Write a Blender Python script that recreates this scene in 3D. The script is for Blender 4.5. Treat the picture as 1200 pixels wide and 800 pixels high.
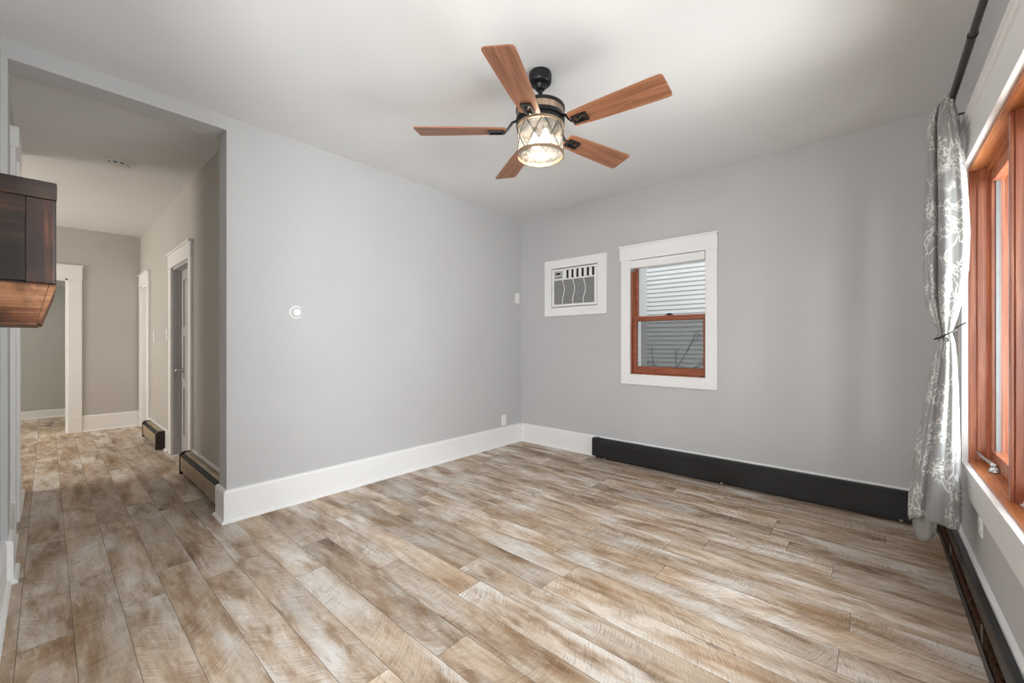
import bpy, bmesh, math, random
from mathutils import Vector, Matrix
PI = math.pi
R = math.radians
random.seed(7)
for o in list(bpy.data.objects):
    bpy.data.objects.remove(o)
SC = bpy.context.scene
COL = SC.collection

# ------------------------------------------------------------------ camera
cam_d = bpy.data.cameras.new('camera')
cam = bpy.data.objects.new('camera', cam_d)
COL.objects.link(cam)
cam_d.sensor_width = 36
cam_d.lens = 480 / 1200 * 36
cam_d.clip_start = 0.02
cam.location = (0, 0, 1.15)
cam.rotation_euler = (R(90), 0, math.atan(423 / 480))
cam_d.shift_y = 0.5 / 1200
SC.camera = cam

# ------------------------------------------------------------------ light
SC.view_settings.view_transform = 'Standard'
SC.view_settings.look = 'None'
SC.view_settings.exposure = 0.28
SC.view_settings.gamma = 1.0
SC.view_settings.use_curve_mapping = False
SC.cycles.use_denoising = True
SC.cycles.max_bounces = 12
SC.cycles.diffuse_bounces = 8
SC.cycles.transparent_max_bounces = 16
SC.cycles.caustics_reflective = False
SC.cycles.caustics_refractive = False
SC.cycles.sample_clamp_indirect = 8

world = bpy.data.worlds.new('sky')
SC.world = world
world.use_nodes = True
bg = world.node_tree.nodes['Background']
bg.inputs[0].default_value = (0.90, 0.95, 1.0, 1)
bg.inputs[1].default_value = 1.15


def area(name, loc, rot, sx, sy, power, col=(1, 1, 1)):
    d = bpy.data.lights.new(name, 'AREA')
    d.shape = 'RECTANGLE'
    d.size = sx
    d.size_y = sy
    d.energy = power
    d.color = col
    o = bpy.data.objects.new(name, d)
    COL.objects.link(o)
    o.location = loc
    o.rotation_euler = rot
    return o


# daylight outside the visible windows, plus added fill lamps at unseen openings
area('daylight_right_window', (1.8, 2.75, 1.5), (0, R(95), R(28)), 2.3, 2.2, 185, (0.92, 0.955, 1.0))
area('added_ceiling_fill_right_window', (1.4, 2.2, 0.1), (0, R(128), R(22)), 1.5, 2.4, 130, (1.0, 0.99, 0.97))  # added lamp, low and tilted up to brighten the ceiling
area('sky_over_right_window', (2.1, 1.0, 3.3), (0, R(48), 0), 1.6, 3.0, 70, (0.94, 0.97, 1.0))
area('added_fill_back_room_right', (1.5, -2.7, 1.4), (0, R(96), R(-38)), 2.2, 2.2, 310, (0.93, 0.96, 1.0))  # added fill behind the camera, aimed to brighten the left wall
area('added_fill_back_room', (-0.9, -3.85, 1.35), (R(100), 0, 0), 2.8, 1.8, 60, (0.98, 0.985, 1.0))  # added fill through an unseen opening behind the camera
area('added_ceiling_fill_back_room', (-0.9, -3.85, 0.3), (R(125), 0, 0), 2.6, 1.2, 125, (0.98, 0.985, 1.0))  # added upward fill for the ceiling, from behind the camera
area('added_fill_hall', (-6.3, -2.75, 1.5), (R(100), 0, 0), 1.3, 1.3, 60, (1.0, 0.935, 0.85))  # added lamp brightening the hall through an unseen opening
area('added_fill_far_room', (-8.7, -2.75, 1.5), (R(90), 0, 0), 1.0, 1.3, 45, (1.0, 0.97, 0.9))  # added lamp brightening the far room through an unseen opening
area('daylight_side_yard', (-1.4, 4.6, 4.2), (R(38), 0, 0), 5.0, 1.2, 55, (1.0, 0.98, 0.96))


# ------------------------------------------------------------------ node helpers
class NT:
    def __init__(s, name):
        s.m = bpy.data.materials.new(name)
        s.m.use_nodes = True
        s.t = s.m.node_tree
        s.b = s.t.nodes['Principled BSDF']
        s.out = s.t.nodes['Material Output']

    def n(s, typ, **kw):
        nd = s.t.nodes.new(typ)
        for k, v in kw.items():
            setattr(nd, k, v)
        return nd

    def put(s, sock, v):
        if v is None:
            return
        if isinstance(v, bpy.types.NodeSocket):
            s.t.links.new(v, sock)
        else:
            sock.default_value = v

    def math(s, op, a, b=None, c=None, clamp=False):
        nd = s.n('ShaderNodeMath', operation=op, use_clamp=clamp)
        s.put(nd.inputs[0], a)
        s.put(nd.inputs[1], b)
        s.put(nd.inputs[2], c)
        return nd.outputs[0]

    def obj(s):
        return s.n('ShaderNodeTexCoord').outputs['Object']

    def uv(s):
        return s.n('ShaderNodeTexCoord').outputs['UV']

    def sep(s, v):
        nd = s.n('ShaderNodeSeparateXYZ')
        s.put(nd.inputs[0], v)
        return nd.outputs

    def comb(s, x, y, z):
        nd = s.n('ShaderNodeCombineXYZ')
        for i, v in enumerate((x, y, z)):
            s.put(nd.inputs[i], v)
        return nd.outputs[0]

    def mapp(s, v, scale=(1, 1, 1), loc=(0, 0, 0), rot=(0, 0, 0)):
        nd = s.n('ShaderNodeMapping')
        s.put(nd.inputs[0], v)
        nd.inputs['Scale'].default_value = scale
        nd.inputs['Location'].default_value = loc
        nd.inputs['Rotation'].default_value = rot
        return nd.outputs[0]

    def noise(s, v, scale=5, detail=4, rough=0.5, dist=0, w=None):
        nd = s.n('ShaderNodeTexNoise')
        if w is not None:
            nd.noise_dimensions = '4D'
            s.put(nd.inputs['W'], w)
        s.put(nd.inputs['Vector'], v)
        nd.inputs['Scale'].default_value = scale
        nd.inputs['Detail'].default_value = detail
        nd.inputs['Roughness'].default_value = rough
        nd.inputs['Distortion'].default_value = dist
        return nd.outputs[0]

    def ramp(s, v, stops, interp='LINEAR'):
        nd = s.n('ShaderNodeValToRGB')
        nd.color_ramp.interpolation = interp
        el = nd.color_ramp.elements
        while len(el) < len(stops):
            el.new(0.5)
        for e, (p, c) in zip(el, stops):
            e.position = p
            e.color = (c[0], c[1], c[2], 1) if len(c) == 3 else c
        s.put(nd.inputs[0], v)
        return nd.outputs[0]

    def rng(s, v, a, b, c, d):
        nd = s.n('ShaderNodeMapRange')
        s.put(nd.inputs[0], v)
        for i, x in enumerate((a, b, c, d)):
            nd.inputs[i + 1].default_value = x
        return nd.outputs[0]

    def mix(s, f, a, b, mode='MIX'):
        nd = s.n('ShaderNodeMix', data_type='RGBA', blend_type=mode)
        s.put(nd.inputs[0], f)
        for i, v in ((6, a), (7, b)):
            if isinstance(v, tuple) and len(v) == 3:
                v = (*v, 1)
            s.put(nd.inputs[i], v)
        return nd.outputs[2]

    def bump(s, h, strength=0.2, dist=0.01):
        nd = s.n('ShaderNodeBump')
        nd.inputs['Strength'].default_value = strength
        nd.inputs['Distance'].default_value = dist
        s.put(nd.inputs['Height'], h)
        s.t.links.new(nd.outputs[0], s.b.inputs['Normal'])

    def fin(s, col=None, rough=None, metal=None, spec=None):
        if isinstance(col, tuple) and len(col) == 3:
            col = (*col, 1)
        s.put(s.b.inputs['Base Color'], col)
        s.put(s.b.inputs['Roughness'], rough)
        s.put(s.b.inputs['Metallic'], metal)
        s.put(s.b.inputs['Specular IOR Level'], spec)
        return s.m


def srgb(r, g, b):
    f = lambda c: (c / 255 / 12.92) if c / 255 <= 0.04045 else ((c / 255 + 0.055) / 1.055) ** 2.4
    return (f(r), f(g), f(b))


def paint(name, col, rough=0.55, tex=0.12, scale=90, spec=0.3, var=0.03):
    m = NT(name)
    p = m.obj()
    big = m.noise(p, 1.3, 3)
    c = m.mix(m.rng(big, 0.3, 0.7, 0, 1), tuple(x * (1 - var) for x in col), tuple(min(1, x * (1 + var)) for x in col))
    m.fin(c, rough, 0, spec)
    fine = m.math('ADD', m.noise(p, scale, 2), m.math('MULTIPLY', m.noise(p, scale * 0.22, 2), 1.2))
    m.bump(fine, tex, 0.004)
    return m.m


def plain(name, col, rough=0.5, metal=0.0, spec=0.4, var=0.06, scale=30):
    m = NT(name)
    n = m.noise(m.obj(), scale, 3)
    c = m.mix(m.rng(n, 0.3, 0.7, 0, 1), tuple(x * (1 - var) for x in col), tuple(min(1, x * (1 + var)) for x in col))
    m.fin(c, rough, metal, spec)
    return m.m


M_WALL = paint('grey_wall_paint', srgb(194, 193.5, 194), 0.6, 0.10, 70)
M_HALLW = paint('hall_wall_paint', srgb(190, 186, 181), 0.6, 0.14, 60)
M_FARW = paint('far_room_paint', srgb(186, 188, 182), 0.6, 0.14, 60)
M_CEIL = paint('ceiling_paint', srgb(226, 226.5, 227), 0.8, 0.06, 60, 0.2)
M_TRIM = paint('white_trim_paint', srgb(238, 238, 237), 0.35, 0.03, 25, 0.45, 0.015)
M_DOOR = paint('door_paint', srgb(182, 180, 182), 0.4, 0.03, 25, 0.4, 0.02)
M_PLAST = plain('white_plastic', srgb(238, 238, 236), 0.35, 0, 0.45, 0.01)
M_DARK = plain('dark_recess', srgb(38, 38, 40), 0.6)
M_BLACK = plain('matte_black_metal', srgb(26, 27, 30), 0.38, 0.3, 0.5)
M_ROD = plain('dark_bronze_rod', srgb(58, 55, 53), 0.35, 0.6, 0.5)
M_CHROME = plain('satin_nickel', srgb(190, 188, 184), 0.25, 0.9)
M_GREYM = plain('grey_screen_metal', srgb(120, 120, 120), 0.4, 0.6)
M_COPPER = plain('aged_copper', srgb(96, 68, 50), 0.35, 0.7, 0.5, 0.8, 55)


def glossy_black():
    m = NT('black_painted_steel')
    p = m.obj()
    sp = m.noise(p, 34, 5, 0.75)
    chips = m.rng(sp, 0.67, 0.70, 0, 1)
    big = m.noise(p, 4, 4)
    base = m.mix(m.rng(big, 0.3, 0.7, 0, 1), srgb(20, 20, 21), srgb(34, 34, 35))
    c = m.mix(m.math('MULTIPLY', chips, 0.5), base, srgb(150, 146, 140))
    m.fin(c, m.rng(big, 0.3, 0.7, 0.28, 0.45), 0, 0.5)
    m.bump(m.noise(p, 25, 3), 0.08, 0.004)
    return m.m


def bronze():
    m = NT('champagne_enamel_steel')
    p = m.obj()
    n = m.noise(m.mapp(p, (3, 3, 8)), 3, 4)
    c = m.mix(m.rng(n, 0.3, 0.7, 0, 1), srgb(150, 134, 110), srgb(182, 166, 140))
    m.fin(c, 0.32, 0.35, 0.5)
    return m.m


M_HBLACK = glossy_black()
M_BRONZE = bronze()


def wood(name, c1, c2, c3, axis='X', rough=0.4, sc=1.0, dirt=0.0, spec=0.45, bump=0.1):
    m = NT(name)
    p = m.obj()
    s = {'X': (1.2, 22, 22), 'Y': (22, 1.2, 22), 'Z': (22, 22, 1.2)}[axis]
    s = tuple(x * sc for x in s)
    q = m.mapp(p, s)
    g = m.noise(q, 1.6, 6, 0.6, 0.6)
    s2 = tuple(x * 4 if x > 5 * sc else x * 1.5 for x in s)
    f = m.noise(m.mapp(p, s2), 2.0, 3, 0.6)
    v = m.math('ADD', m.math('MULTIPLY', g, 0.7), m.math('MULTIPLY', f, 0.3))
    c = m.ramp(v, [(0.33, c1), (0.5, c2), (0.66, c3)])
    if dirt:
        d = m.noise(p, 9, 6, 0.7)
        c = m.mix(m.math('MULTIPLY', m.rng(d, 0.42, 0.6, 0, 1), dirt), c, srgb(30, 24, 21))
    m.fin(c, rough, 0, spec)
    m.bump(v, bump, 0.004)
    return m.m


M_BLADE = wood('walnut_blade_wood', srgb(104, 66, 46), srgb(148, 98, 70), srgb(178, 126, 96), 'X', 0.38)
M_WIN_V = wood('cedar_wood_upright', srgb(116, 60, 38), srgb(156, 90, 60), srgb(188, 122, 90), 'Z', 0.35)
M_WIN_H = wood('cedar_wood_level', srgb(140, 76, 42), srgb(184, 112, 66), srgb(212, 146, 98), 'Y', 0.4)
M_WINX = wood('cedar_wood_rail', srgb(112, 56, 34), srgb(148, 82, 54), srgb(176, 106, 74), 'X', 0.4)
M_BAND = wood('weathered_band_wood', srgb(120, 100, 84), srgb(160, 138, 116), srgb(190, 168, 144), 'Z', 0.6)
M_BOXD = wood('dark_stained_wood', srgb(24, 19, 17), srgb(44, 32, 26), srgb(84, 56, 42), 'Y', 0.45, 0.5, 0.75, 0.5, 0.35)
M_BOXV = wood('dark_stained_stile_wood', srgb(34, 24, 22), srgb(60, 38, 29), srgb(122, 70, 46), 'Z', 0.4, 0.5, 0.7, 0.5, 0.35)
M_BOXL = wood('raw_orange_wood', srgb(58, 34, 25), srgb(118, 74, 50), srgb(176, 128, 92), 'Y', 0.6, 0.8, 0.75, 0.3, 0.3)


def floor_mat():
    m = NT('weathered_plank_floor')
    p = m.obj()
    x, y, z = m.sep(p)
    W, L = 0.1455, 1.21
    yr = m.math('DIVIDE', m.math('SUBTRACT', y, 0.0695), W)
    row = m.math('FLOOR', yr)
    yf = m.math('FRACT', yr)
    wn = m.n('ShaderNodeTexWhiteNoise', noise_dimensions='1D')
    m.put(wn.inputs['W'], m.math('ADD', row, 37.3))
    xr = m.math('ADD', m.math('DIVIDE', x, L), m.math('MULTIPLY', wn.outputs[0], 1.0))
    col = m.math('FLOOR', xr)
    xf = m.math('FRACT', xr)
    wn2 = m.n('ShaderNodeTexWhiteNoise', noise_dimensions='2D')
    m.put(wn2.inputs['Vector'], m.comb(row, col, 0.0))
    pid = wn2.outputs[0]
    pcol = m.sep(wn2.outputs[1])
    w = m.math('MULTIPLY', pid, 47.0)
    # broad washes inside a plank
    wash = m.noise(m.mapp(p, (2.3, 9.0, 1)), 1.0, 6, 0.62, 0.4, w=w)
    wash2 = m.noise(m.mapp(p, (1.8, 9.0, 1), (3, 5, 0)), 1.0, 5, 0.62, 0.3, w=m.math('ADD', w, 9.0))
    streak = m.noise(m.mapp(p, (7.0, 46.0, 1)), 1.0, 6, 0.7, 0.6, w=w)
    grit = m.noise(m.mapp(p, (90, 150, 1)), 1.0, 3, 0.7)
    # rough sawn marks across the board
    ang = m.math('MULTIPLY', m.math('SUBTRACT', pcol[1], 0.5), 2.2)
    curve = m.math('MULTIPLY', m.math('POWER', m.math('SUBTRACT', yf, 0.5), 2.0), 0.05)
    sx = m.math('ADD', m.math('ADD', x, m.math('MULTIPLY', y, ang)), curve)
    saw = m.noise(m.comb(m.math('MULTIPLY', sx, 220.0), m.math('MULTIPLY', y, 14.0), 0.0), 1.0, 3, 0.6, 0.0, w=w)
    patch = m.noise(m.mapp(p, (5, 10, 1), (8, 1, 0)), 1.0, 4, 0.6, 0, w=w)
    base = m.ramp(wash, [(0.30, srgb(112, 92, 80)), (0.39, srgb(156, 136, 118)), (0.47, srgb(190, 174, 158)), (0.55, srgb(212, 204, 194)), (0.66, srgb(224, 222, 218))])
    tan = m.ramp(wash2, [(0.34, srgb(124, 98, 78)), (0.45, srgb(172, 146, 120)), (0.57, srgb(204, 186, 166)), (0.70, srgb(218, 210, 200))])
    c = m.mix(m.rng(m.noise(m.mapp(p, (1.6, 3.5, 1), (9, 2, 0)), 1.0, 3, 0.5, 0, w=w), 0.42, 0.60, 0.0, 0.8), base, tan)
    # whole-plank tone
    tone = m.rng(pid, 0, 1, 0.76, 1.08)
    c = m.mix(1.0, c, m.comb(tone, tone, tone), 'MULTIPLY')
    c = m.mix(m.rng(streak, 0.54, 0.74, 0.0, 0.55), c, srgb(112, 94, 80))
    c = m.mix(m.rng(streak, 0.46, 0.28, 0.0, 0.55), c, srgb(222, 218, 210))
    sawm = m.math('MULTIPLY', m.rng(saw, 0.50, 0.62, 0, 1), m.rng(patch, 0.40, 0.58, 0.15, 1.0))
    c = m.mix(m.math('MULTIPLY', sawm, 0.42), c, srgb(112, 92, 76))
    sawl = m.math('MULTIPLY', m.rng(saw, 0.46, 0.34, 0, 1), m.rng(patch, 0.40, 0.58, 0.1, 0.7))
    c = m.mix(m.math('MULTIPLY', sawl, 0.35), c, srgb(224, 218, 208))
    c = m.mix(m.rng(grit, 0.56, 0.70, 0.0, 0.35), c, srgb(104, 86, 72))
    hs = m.n('ShaderNodeHueSaturation')
    hs.inputs['Saturation'].default_value = 1.06
    hs.inputs['Value'].default_value = 1.06
    m.put(hs.inputs['Color'], c)
    bc = m.n('ShaderNodeBrightContrast')
    bc.inputs['Contrast'].default_value = 0.10
    m.put(bc.inputs[0], hs.outputs[0])
    c = bc.outputs[0]
    # knots
    vo = m.n('ShaderNodeTexVoronoi')
    m.put(vo.inputs['Vector'], m.mapp(p, (2.1, 5.2, 1)))
    vo.inputs['Scale'].default_value = 1.3
    kn = m.math('MULTIPLY', m.rng(vo.outputs['Distance'], 0.02, 0.13, 1, 0), m.rng(patch, 0.45, 0.6, 0, 1))
    c = m.mix(m.math('MULTIPLY', kn, 0.65), c, srgb(74, 58, 48))
    # seams
    ey = m.math('MULTIPLY', m.math('SUBTRACT', 0.5, m.math('ABSOLUTE', m.math('SUBTRACT', yf, 0.5))), W)
    ex = m.math('MULTIPLY', m.math('SUBTRACT', 0.5, m.math('ABSOLUTE', m.math('SUBTRACT', xf, 0.5))), L)
    e = m.math('MINIMUM', ey, ex)
    seam = m.rng(e, 0.0005, 0.0018, 1, 0)
    c = m.mix(m.math('MULTIPLY', seam, 0.75), c, srgb(70, 58, 50))
    m.fin(c, m.rng(wash, 0.3, 0.7, 0.42, 0.56), 0, 0.35)
    h = m.math('SUBTRACT', m.math('ADD', m.math('MULTIPLY', streak, 0.4), m.math('MULTIPLY', saw, 0.3)), m.math('MULTIPLY', seam, 1.0))
    m.bump(h, 0.25, 0.002)
    return m.m


def glass_mat(name='window_glass', tint=(0.95, 0.97, 0.97)):
    m = NT(name)
    t = m.n('ShaderNodeBsdfTransparent')
    t.inputs[0].default_value = (*tint, 1)
    g = m.n('ShaderNodeBsdfGlossy')
    g.inputs['Roughness'].default_value = 0.02
    lw = m.n('ShaderNodeLayerWeight')
    lw.inputs[0].default_value = 0.5
    f = m.math('ADD', m.math('MULTIPLY', m.math('POWER', lw.outputs['Facing'], 5.0), 0.55), 0.03)
    mx = m.n('ShaderNodeMixShader')
    m.t.links.new(f, mx.inputs[0])
    m.t.links.new(t.outputs[0], mx.inputs[1])
    m.t.links.new(g.outputs[0], mx.inputs[2])
    m.t.links.new(mx.outputs[0], m.out.inputs[0])
    return m.m


def seeded_glass():
    m = NT('seeded_lamp_glass')
    t = m.n('ShaderNodeBsdfTransparent')
    t.inputs[0].default_value = (0.98, 0.97, 0.94, 1)
    g = m.n('ShaderNodeBsdfGlossy')
    g.inputs['Roughness'].default_value = 0.12
    d = m.n('ShaderNodeBsdfTranslucent')
    d.inputs[0].default_value = (0.98, 0.95, 0.9, 1)
    nz = m.noise(m.obj(), 38, 2, 0.5)
    bp = m.n('ShaderNodeBump')
    bp.inputs['Strength'].default_value = 0.15
    m.t.links.new(nz, bp.inputs['Height'])
    m.t.links.new(bp.outputs[0], g.inputs['Normal'])
    m1 = m.n('ShaderNodeMixShader')
    m.put(m1.inputs[0], m.rng(nz, 0.40, 0.65, 0.06, 0.17))
    m.t.links.new(t.outputs[0], m1.inputs[1])
    m.t.links.new(d.outputs[0], m1.inputs[2])
    m2 = m.n('ShaderNodeMixShader')
    m2.inputs[0].default_value = 0.08
    m.t.links.new(m1.outputs[0], m2.inputs[1])
    m.t.links.new(g.outputs[0], m2.inputs[2])
    m.t.links.new(m2.outputs[0], m.out.inputs[0])
    return m.m


def screen_mat():
    m = NT('insect_screen_mesh')
    t = m.n('ShaderNodeBsdfTransparent')
    d = m.n('ShaderNodeBsdfDiffuse')
    d.inputs[0].default_value = (0.16, 0.16, 0.165, 1)
    mx = m.n('ShaderNodeMixShader')
    mx.inputs[0].default_value = 0.42
    m.t.links.new(t.outputs[0], mx.inputs[1])
    m.t.links.new(d.outputs[0], mx.inputs[2])
    m.t.links.new(mx.outputs[0], m.out.inputs[0])
    return m.m


def emit(name, col, st):
    m = NT(name)
    m.b.inputs['Base Color'].default_value = (*col, 1)
    m.b.inputs['Emission Color'].default_value = (*col, 1)
    m.b.inputs['Emission Strength'].default_value = st
    return m.m


def curtain_mat():
    m = NT('grey_curtain_with_white_branches')
    uv = m.uv()
    nx = m.noise(uv, 7, 3, 0.5)
    u, v, _ = m.sep(uv)
    d = m.comb(m.math('ADD', u, m.math('MULTIPLY', m.math('SUBTRACT', nx, 0.5), 0.16)),
               m.math('ADD', v, m.math('MULTIPLY', m.math('SUBTRACT', m.noise(uv, 9, 3, 0.5, 0, w=3.0), 0.5), 0.14)), 0.0)

    def vor(vec, scale, feat):
        vo = m.n('ShaderNodeTexVoronoi', feature=feat)
        m.put(vo.inputs['Vector'], vec)
        vo.inputs['Scale'].default_value = scale
        return vo.outputs['Distance']
    br = m.rng(vor(m.mapp(d, (1, 0.75, 1), (0, 0, 0), (0, 0, 0.6)), 10.5, 'DISTANCE_TO_EDGE'), 0.010, 0.026, 1, 0)
    br2 = m.rng(vor(m.mapp(d, (1, 1, 1), (3, 1, 0), (0, 0, 1.0)), 24, 'DISTANCE_TO_EDGE'), 0.04, 0.08, 1, 0)
    mask = m.rng(m.noise(uv, 3.4, 2, 0.5), 0.46, 0.54, 0, 1)
    mask2 = m.rng(m.noise(m.mapp(uv, (1, 1, 1), (5, 2, 0)), 8, 2, 0.5), 0.46, 0.52, 0, 1)
    buds = m.rng(vor(uv, 75, 'F1'), 0.36, 0.48, 1, 0)
    budm = m.rng(vor(m.mapp(d, (1, 0.75, 1), (0, 0, 0), (0, 0, 0.6)), 10.5, 'DISTANCE_TO_EDGE'), 0.08, 0.22, 1, 0)
    budm = m.math('MULTIPLY', budm, mask2)
    a = m.math('MAXIMUM', m.math('MULTIPLY', br, m.rng(m.noise(uv, 4.5, 2, 0.5), 0.40, 0.46, 0, 1)), m.math('MULTIPLY', br2, m.math('MULTIPLY', mask, mask2)))
    a = m.math('MAXIMUM', a, m.math('MULTIPLY', buds, budm))
    weave = m.noise(m.mapp(uv, (500, 60, 1)), 1.0, 2)
    base = m.mix(weave, srgb(138, 138, 136), srgb(158, 158, 156))
    c = m.mix(m.math('MULTIPLY', a, 0.85), base, srgb(222, 222, 218))
    m.fin(c, 0.75, 0, 0.2)
    m.b.inputs['Sheen Weight'].default_value = 0.3
    m.bump(weave, 0.1, 0.001)
    # some daylight passes through the cloth
    tr = m.n('ShaderNodeBsdfTranslucent')
    m.t.links.new(c, tr.inputs[0])
    mx = m.n('ShaderNodeMixShader')
    mx.inputs[0].default_value = 0.07
    m.t.links.new(m.b.outputs[0], mx.inputs[1])
    m.t.links.new(tr.outputs[0], mx.inputs[2])
    m.t.links.new(mx.outputs[0], m.out.inputs[0])
    return m.m


M_FLOOR = floor_mat()
M_GLASS = glass_mat()
M_LGLASS = seeded_glass()
M_SCREEN = screen_mat()
M_BULB = emit('glowing_bulb', (1.0, 0.90, 0.76), 6)
M_CURT = curtain_mat()


# ------------------------------------------------------------------ mesh helpers
def BM():
    return bmesh.new()


def box(bm, x0, x1, y0, y1, z0, z1, bev=0.0):
    if x0 > x1: x0, x1 = x1, x0
    if y0 > y1: y0, y1 = y1, y0
    if z0 > z1: z0, z1 = z1, z0
    vs = [bm.verts.new((x, y, z)) for x in (x0, x1) for y in (y0, y1) for z in (z0, z1)]
    fs = [(0, 1, 3, 2), (4, 6, 7, 5), (0, 4, 5, 1), (2, 3, 7, 6), (0, 2, 6, 4), (1, 5, 7, 3)]
    faces = [bm.faces.new([vs[i] for i in f]) for f in fs]
    if bev:
        es = list({e for f in faces for e in f.edges})
        bmesh.ops.bevel(bm, geom=es, offset=bev, segments=2, profile=0.5, affect='EDGES')
    return faces


def lathe(bm, prof, seg=48, c=(0, 0, 0), cap=True):
    rings = []
    for r, z in prof:
        rings.append([bm.verts.new((c[0] + r * math.cos(2 * PI * i / seg), c[1] + r * math.sin(2 * PI * i / seg), c[2] + z)) for i in range(seg)])
    for a, b in zip(rings, rings[1:]):
        for i in range(seg):
            j = (i + 1) % seg
            bm.faces.new((a[i], a[j], b[j], b[i]))
    if cap:
        if prof[0][0] > 1e-5:
            bm.faces.new(list(reversed(rings[0])))
        if prof[-1][0] > 1e-5:
            bm.faces.new(rings[-1])
    return rings


def tube(bm, pts, r, seg=10, caps=True):
    pts = [Vector(p) for p in pts]
    rings = []
    n = len(pts)
    up = None
    for i, p in enumerate(pts):
        t = (pts[min(i + 1, n - 1)] - pts[max(i - 1, 0)]).normalized()
        if up is None:
            a = Vector((0, 0, 1)) if abs(t.z) < 0.9 else Vector((1, 0, 0))
            up = (a - t * a.dot(t)).normalized()
        else:
            up = (up - t * up.dot(t)).normalized()
        s = t.cross(up)
        rr = r[i] if isinstance(r, (list, tuple)) else r
        rings.append([bm.verts.new(p + (up * math.cos(2 * PI * k / seg) + s * math.sin(2 * PI * k / seg)) * rr) for k in range(seg)])
    for a, b in zip(rings, rings[1:]):
        for i in range(seg):
            j = (i + 1) % seg
            bm.faces.new((a[i], a[j], b[j], b[i]))
    if caps:
        bm.faces.new(list(reversed(rings[0])))
        bm.faces.new(rings[-1])


def prism(bm, poly, axis, a, b):
    """extrude a 2D outline between a and b along the axis"""
    def P(u, v, w):
        return {'X': (w, u, v), 'Y': (u, w, v), 'Z': (u, v, w)}[axis]
    A = [bm.verts.new(P(u, v, a)) for u, v in poly]
    B = [bm.verts.new(P(u, v, b)) for u, v in poly]
    n = len(poly)
    for i in range(n):
        j = (i + 1) % n
        bm.faces.new((A[i], A[j], B[j], B[i]))
    bm.faces.new(list(reversed(A)))
    bm.faces.new(B)


def obj(name, bm, mat, parent=None, smooth=False, autos=False, label=None):
    bmesh.ops.recalc_face_normals(bm, faces=bm.faces[:])
    me = bpy.data.meshes.new(name)
    bm.to_mesh(me)
    bm.free()
    me.materials.append(mat)
    if smooth:
        for p in me.polygons:
            p.use_smooth = True
        if autos:
            try:
                me.set_sharp_from_angle(angle=R(38))
            except Exception:
                pass
    o = bpy.data.objects.new(name, me)
    COL.objects.link(o)
    if parent:
        o.parent = parent
    if label:
        o['label'] = label
    return o


def tag(o, label, cat, group=None):
    o['label'] = label
    o['category'] = cat
    if group:
        o['group'] = group
    return o


def thing(name, label, cat, loc=(0, 0, 0), rotz=0, group=None):
    o = bpy.data.objects.new(name, None)
    o.empty_display_size = 0.1
    COL.objects.link(o)
    o.location = loc
    o.rotation_euler = (0, 0, rotz)
    return tag(o, label, cat, group)


def struct(name, bm, mat, label, parent=None, **kw):
    o = obj(name, bm, mat, parent, **kw)
    if parent is None:
        o['kind'] = 'structure'
        o['label'] = label
    return o


def sempty(name, label, loc=(0, 0, 0)):
    o = bpy.data.objects.new(name, None)
    COL.objects.link(o)
    o.location = loc
    o['kind'] = 'structure'
    o['label'] = label
    return o


def holed(bm, axis, a0, a1, t0, t1, z0, z1, holes):
    """a wall along X or Y with rectangular holes (h0, h1, hz0, hz1)"""
    us = sorted({a0, a1, *[h[0] for h in holes], *[h[1] for h in holes]})
    zs = sorted({z0, z1, *[h[2] for h in holes], *[h[3] for h in holes]})
    us = [u for u in us if a0 <= u <= a1]
    zs = [z for z in zs if z0 <= z <= z1]
    solid = {}
    for i in range(len(us) - 1):
        for k in range(len(zs) - 1):
            cu, cz = (us[i] + us[i + 1]) / 2, (zs[k] + zs[k + 1]) / 2
            solid[(i, k)] = not any(h[0] < cu < h[1] and h[2] < cz < h[3] for h in holes)
    vc = {}

    def V(i, k, t):
        key = (i, k, t)
        if key not in vc:
            u, z = us[i], zs[k]
            w = t1 if t else t0
            vc[key] = bm.verts.new((u, w, z) if axis == 'X' else (w, u, z))
        return vc[key]
    for (i, k), s in solid.items():
        if not s:
            continue
        for t in (0, 1):
            bm.faces.new((V(i, k, t), V(i + 1, k, t), V(i + 1, k + 1, t), V(i, k + 1, t)))
        for (di, dk, e) in ((-1, 0, ((i, k), (i, k + 1))), (1, 0, ((i + 1, k), (i + 1, k + 1))), (0, -1, ((i, k), (i + 1, k))), (0, 1, ((i, k + 1), (i + 1, k + 1)))):
            if not solid.get((i + di, k + dk), False):
                (p, q), (r_, s_) = e
                bm.faces.new((V(p, q, 0), V(r_, s_, 0), V(r_, s_, 1), V(p, q, 1)))


# ------------------------------------------------------------------ room shell
CZ = 2.59           # ceiling height
XA = -3.095         # left wall face
XA2 = -3.262        # hall side of the left wall
YB = 3.67           # back wall face
XC = 0.338          # right wall face
YF = -0.145         # front wall face
HY = 0.85           # right wall of the hall
HX = -7.58          # end wall of the hall
FX = -9.43          # wall of the room beyond the hall

bm = BM(); box(bm, -9.7, 1.0, -3.75, 4.0, -0.12, 0.0)
struct('floor', bm, M_FLOOR, 'weathered grey brown wood plank floor running through room and hall')
bm = BM(); box(bm, -9.7, 1.0, -3.75, 4.0, CZ, CZ + 0.12)
struct('ceiling', bm, M_CEIL, 'flat white painted ceiling over room and hall')

bm = BM()
box(bm, XA2, XA, 0.757, YB, 0, CZ)                    # solid wall
box(bm, XA2, XA, -0.125, 0.757, 2.503, CZ)            # header over the opening
box(bm, XA2, XA, YF - 0.12, -0.125, 0, CZ)            # stub
struct('wall_left', bm, M_WALL, 'light grey wall with the wide opening to the hall')

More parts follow.
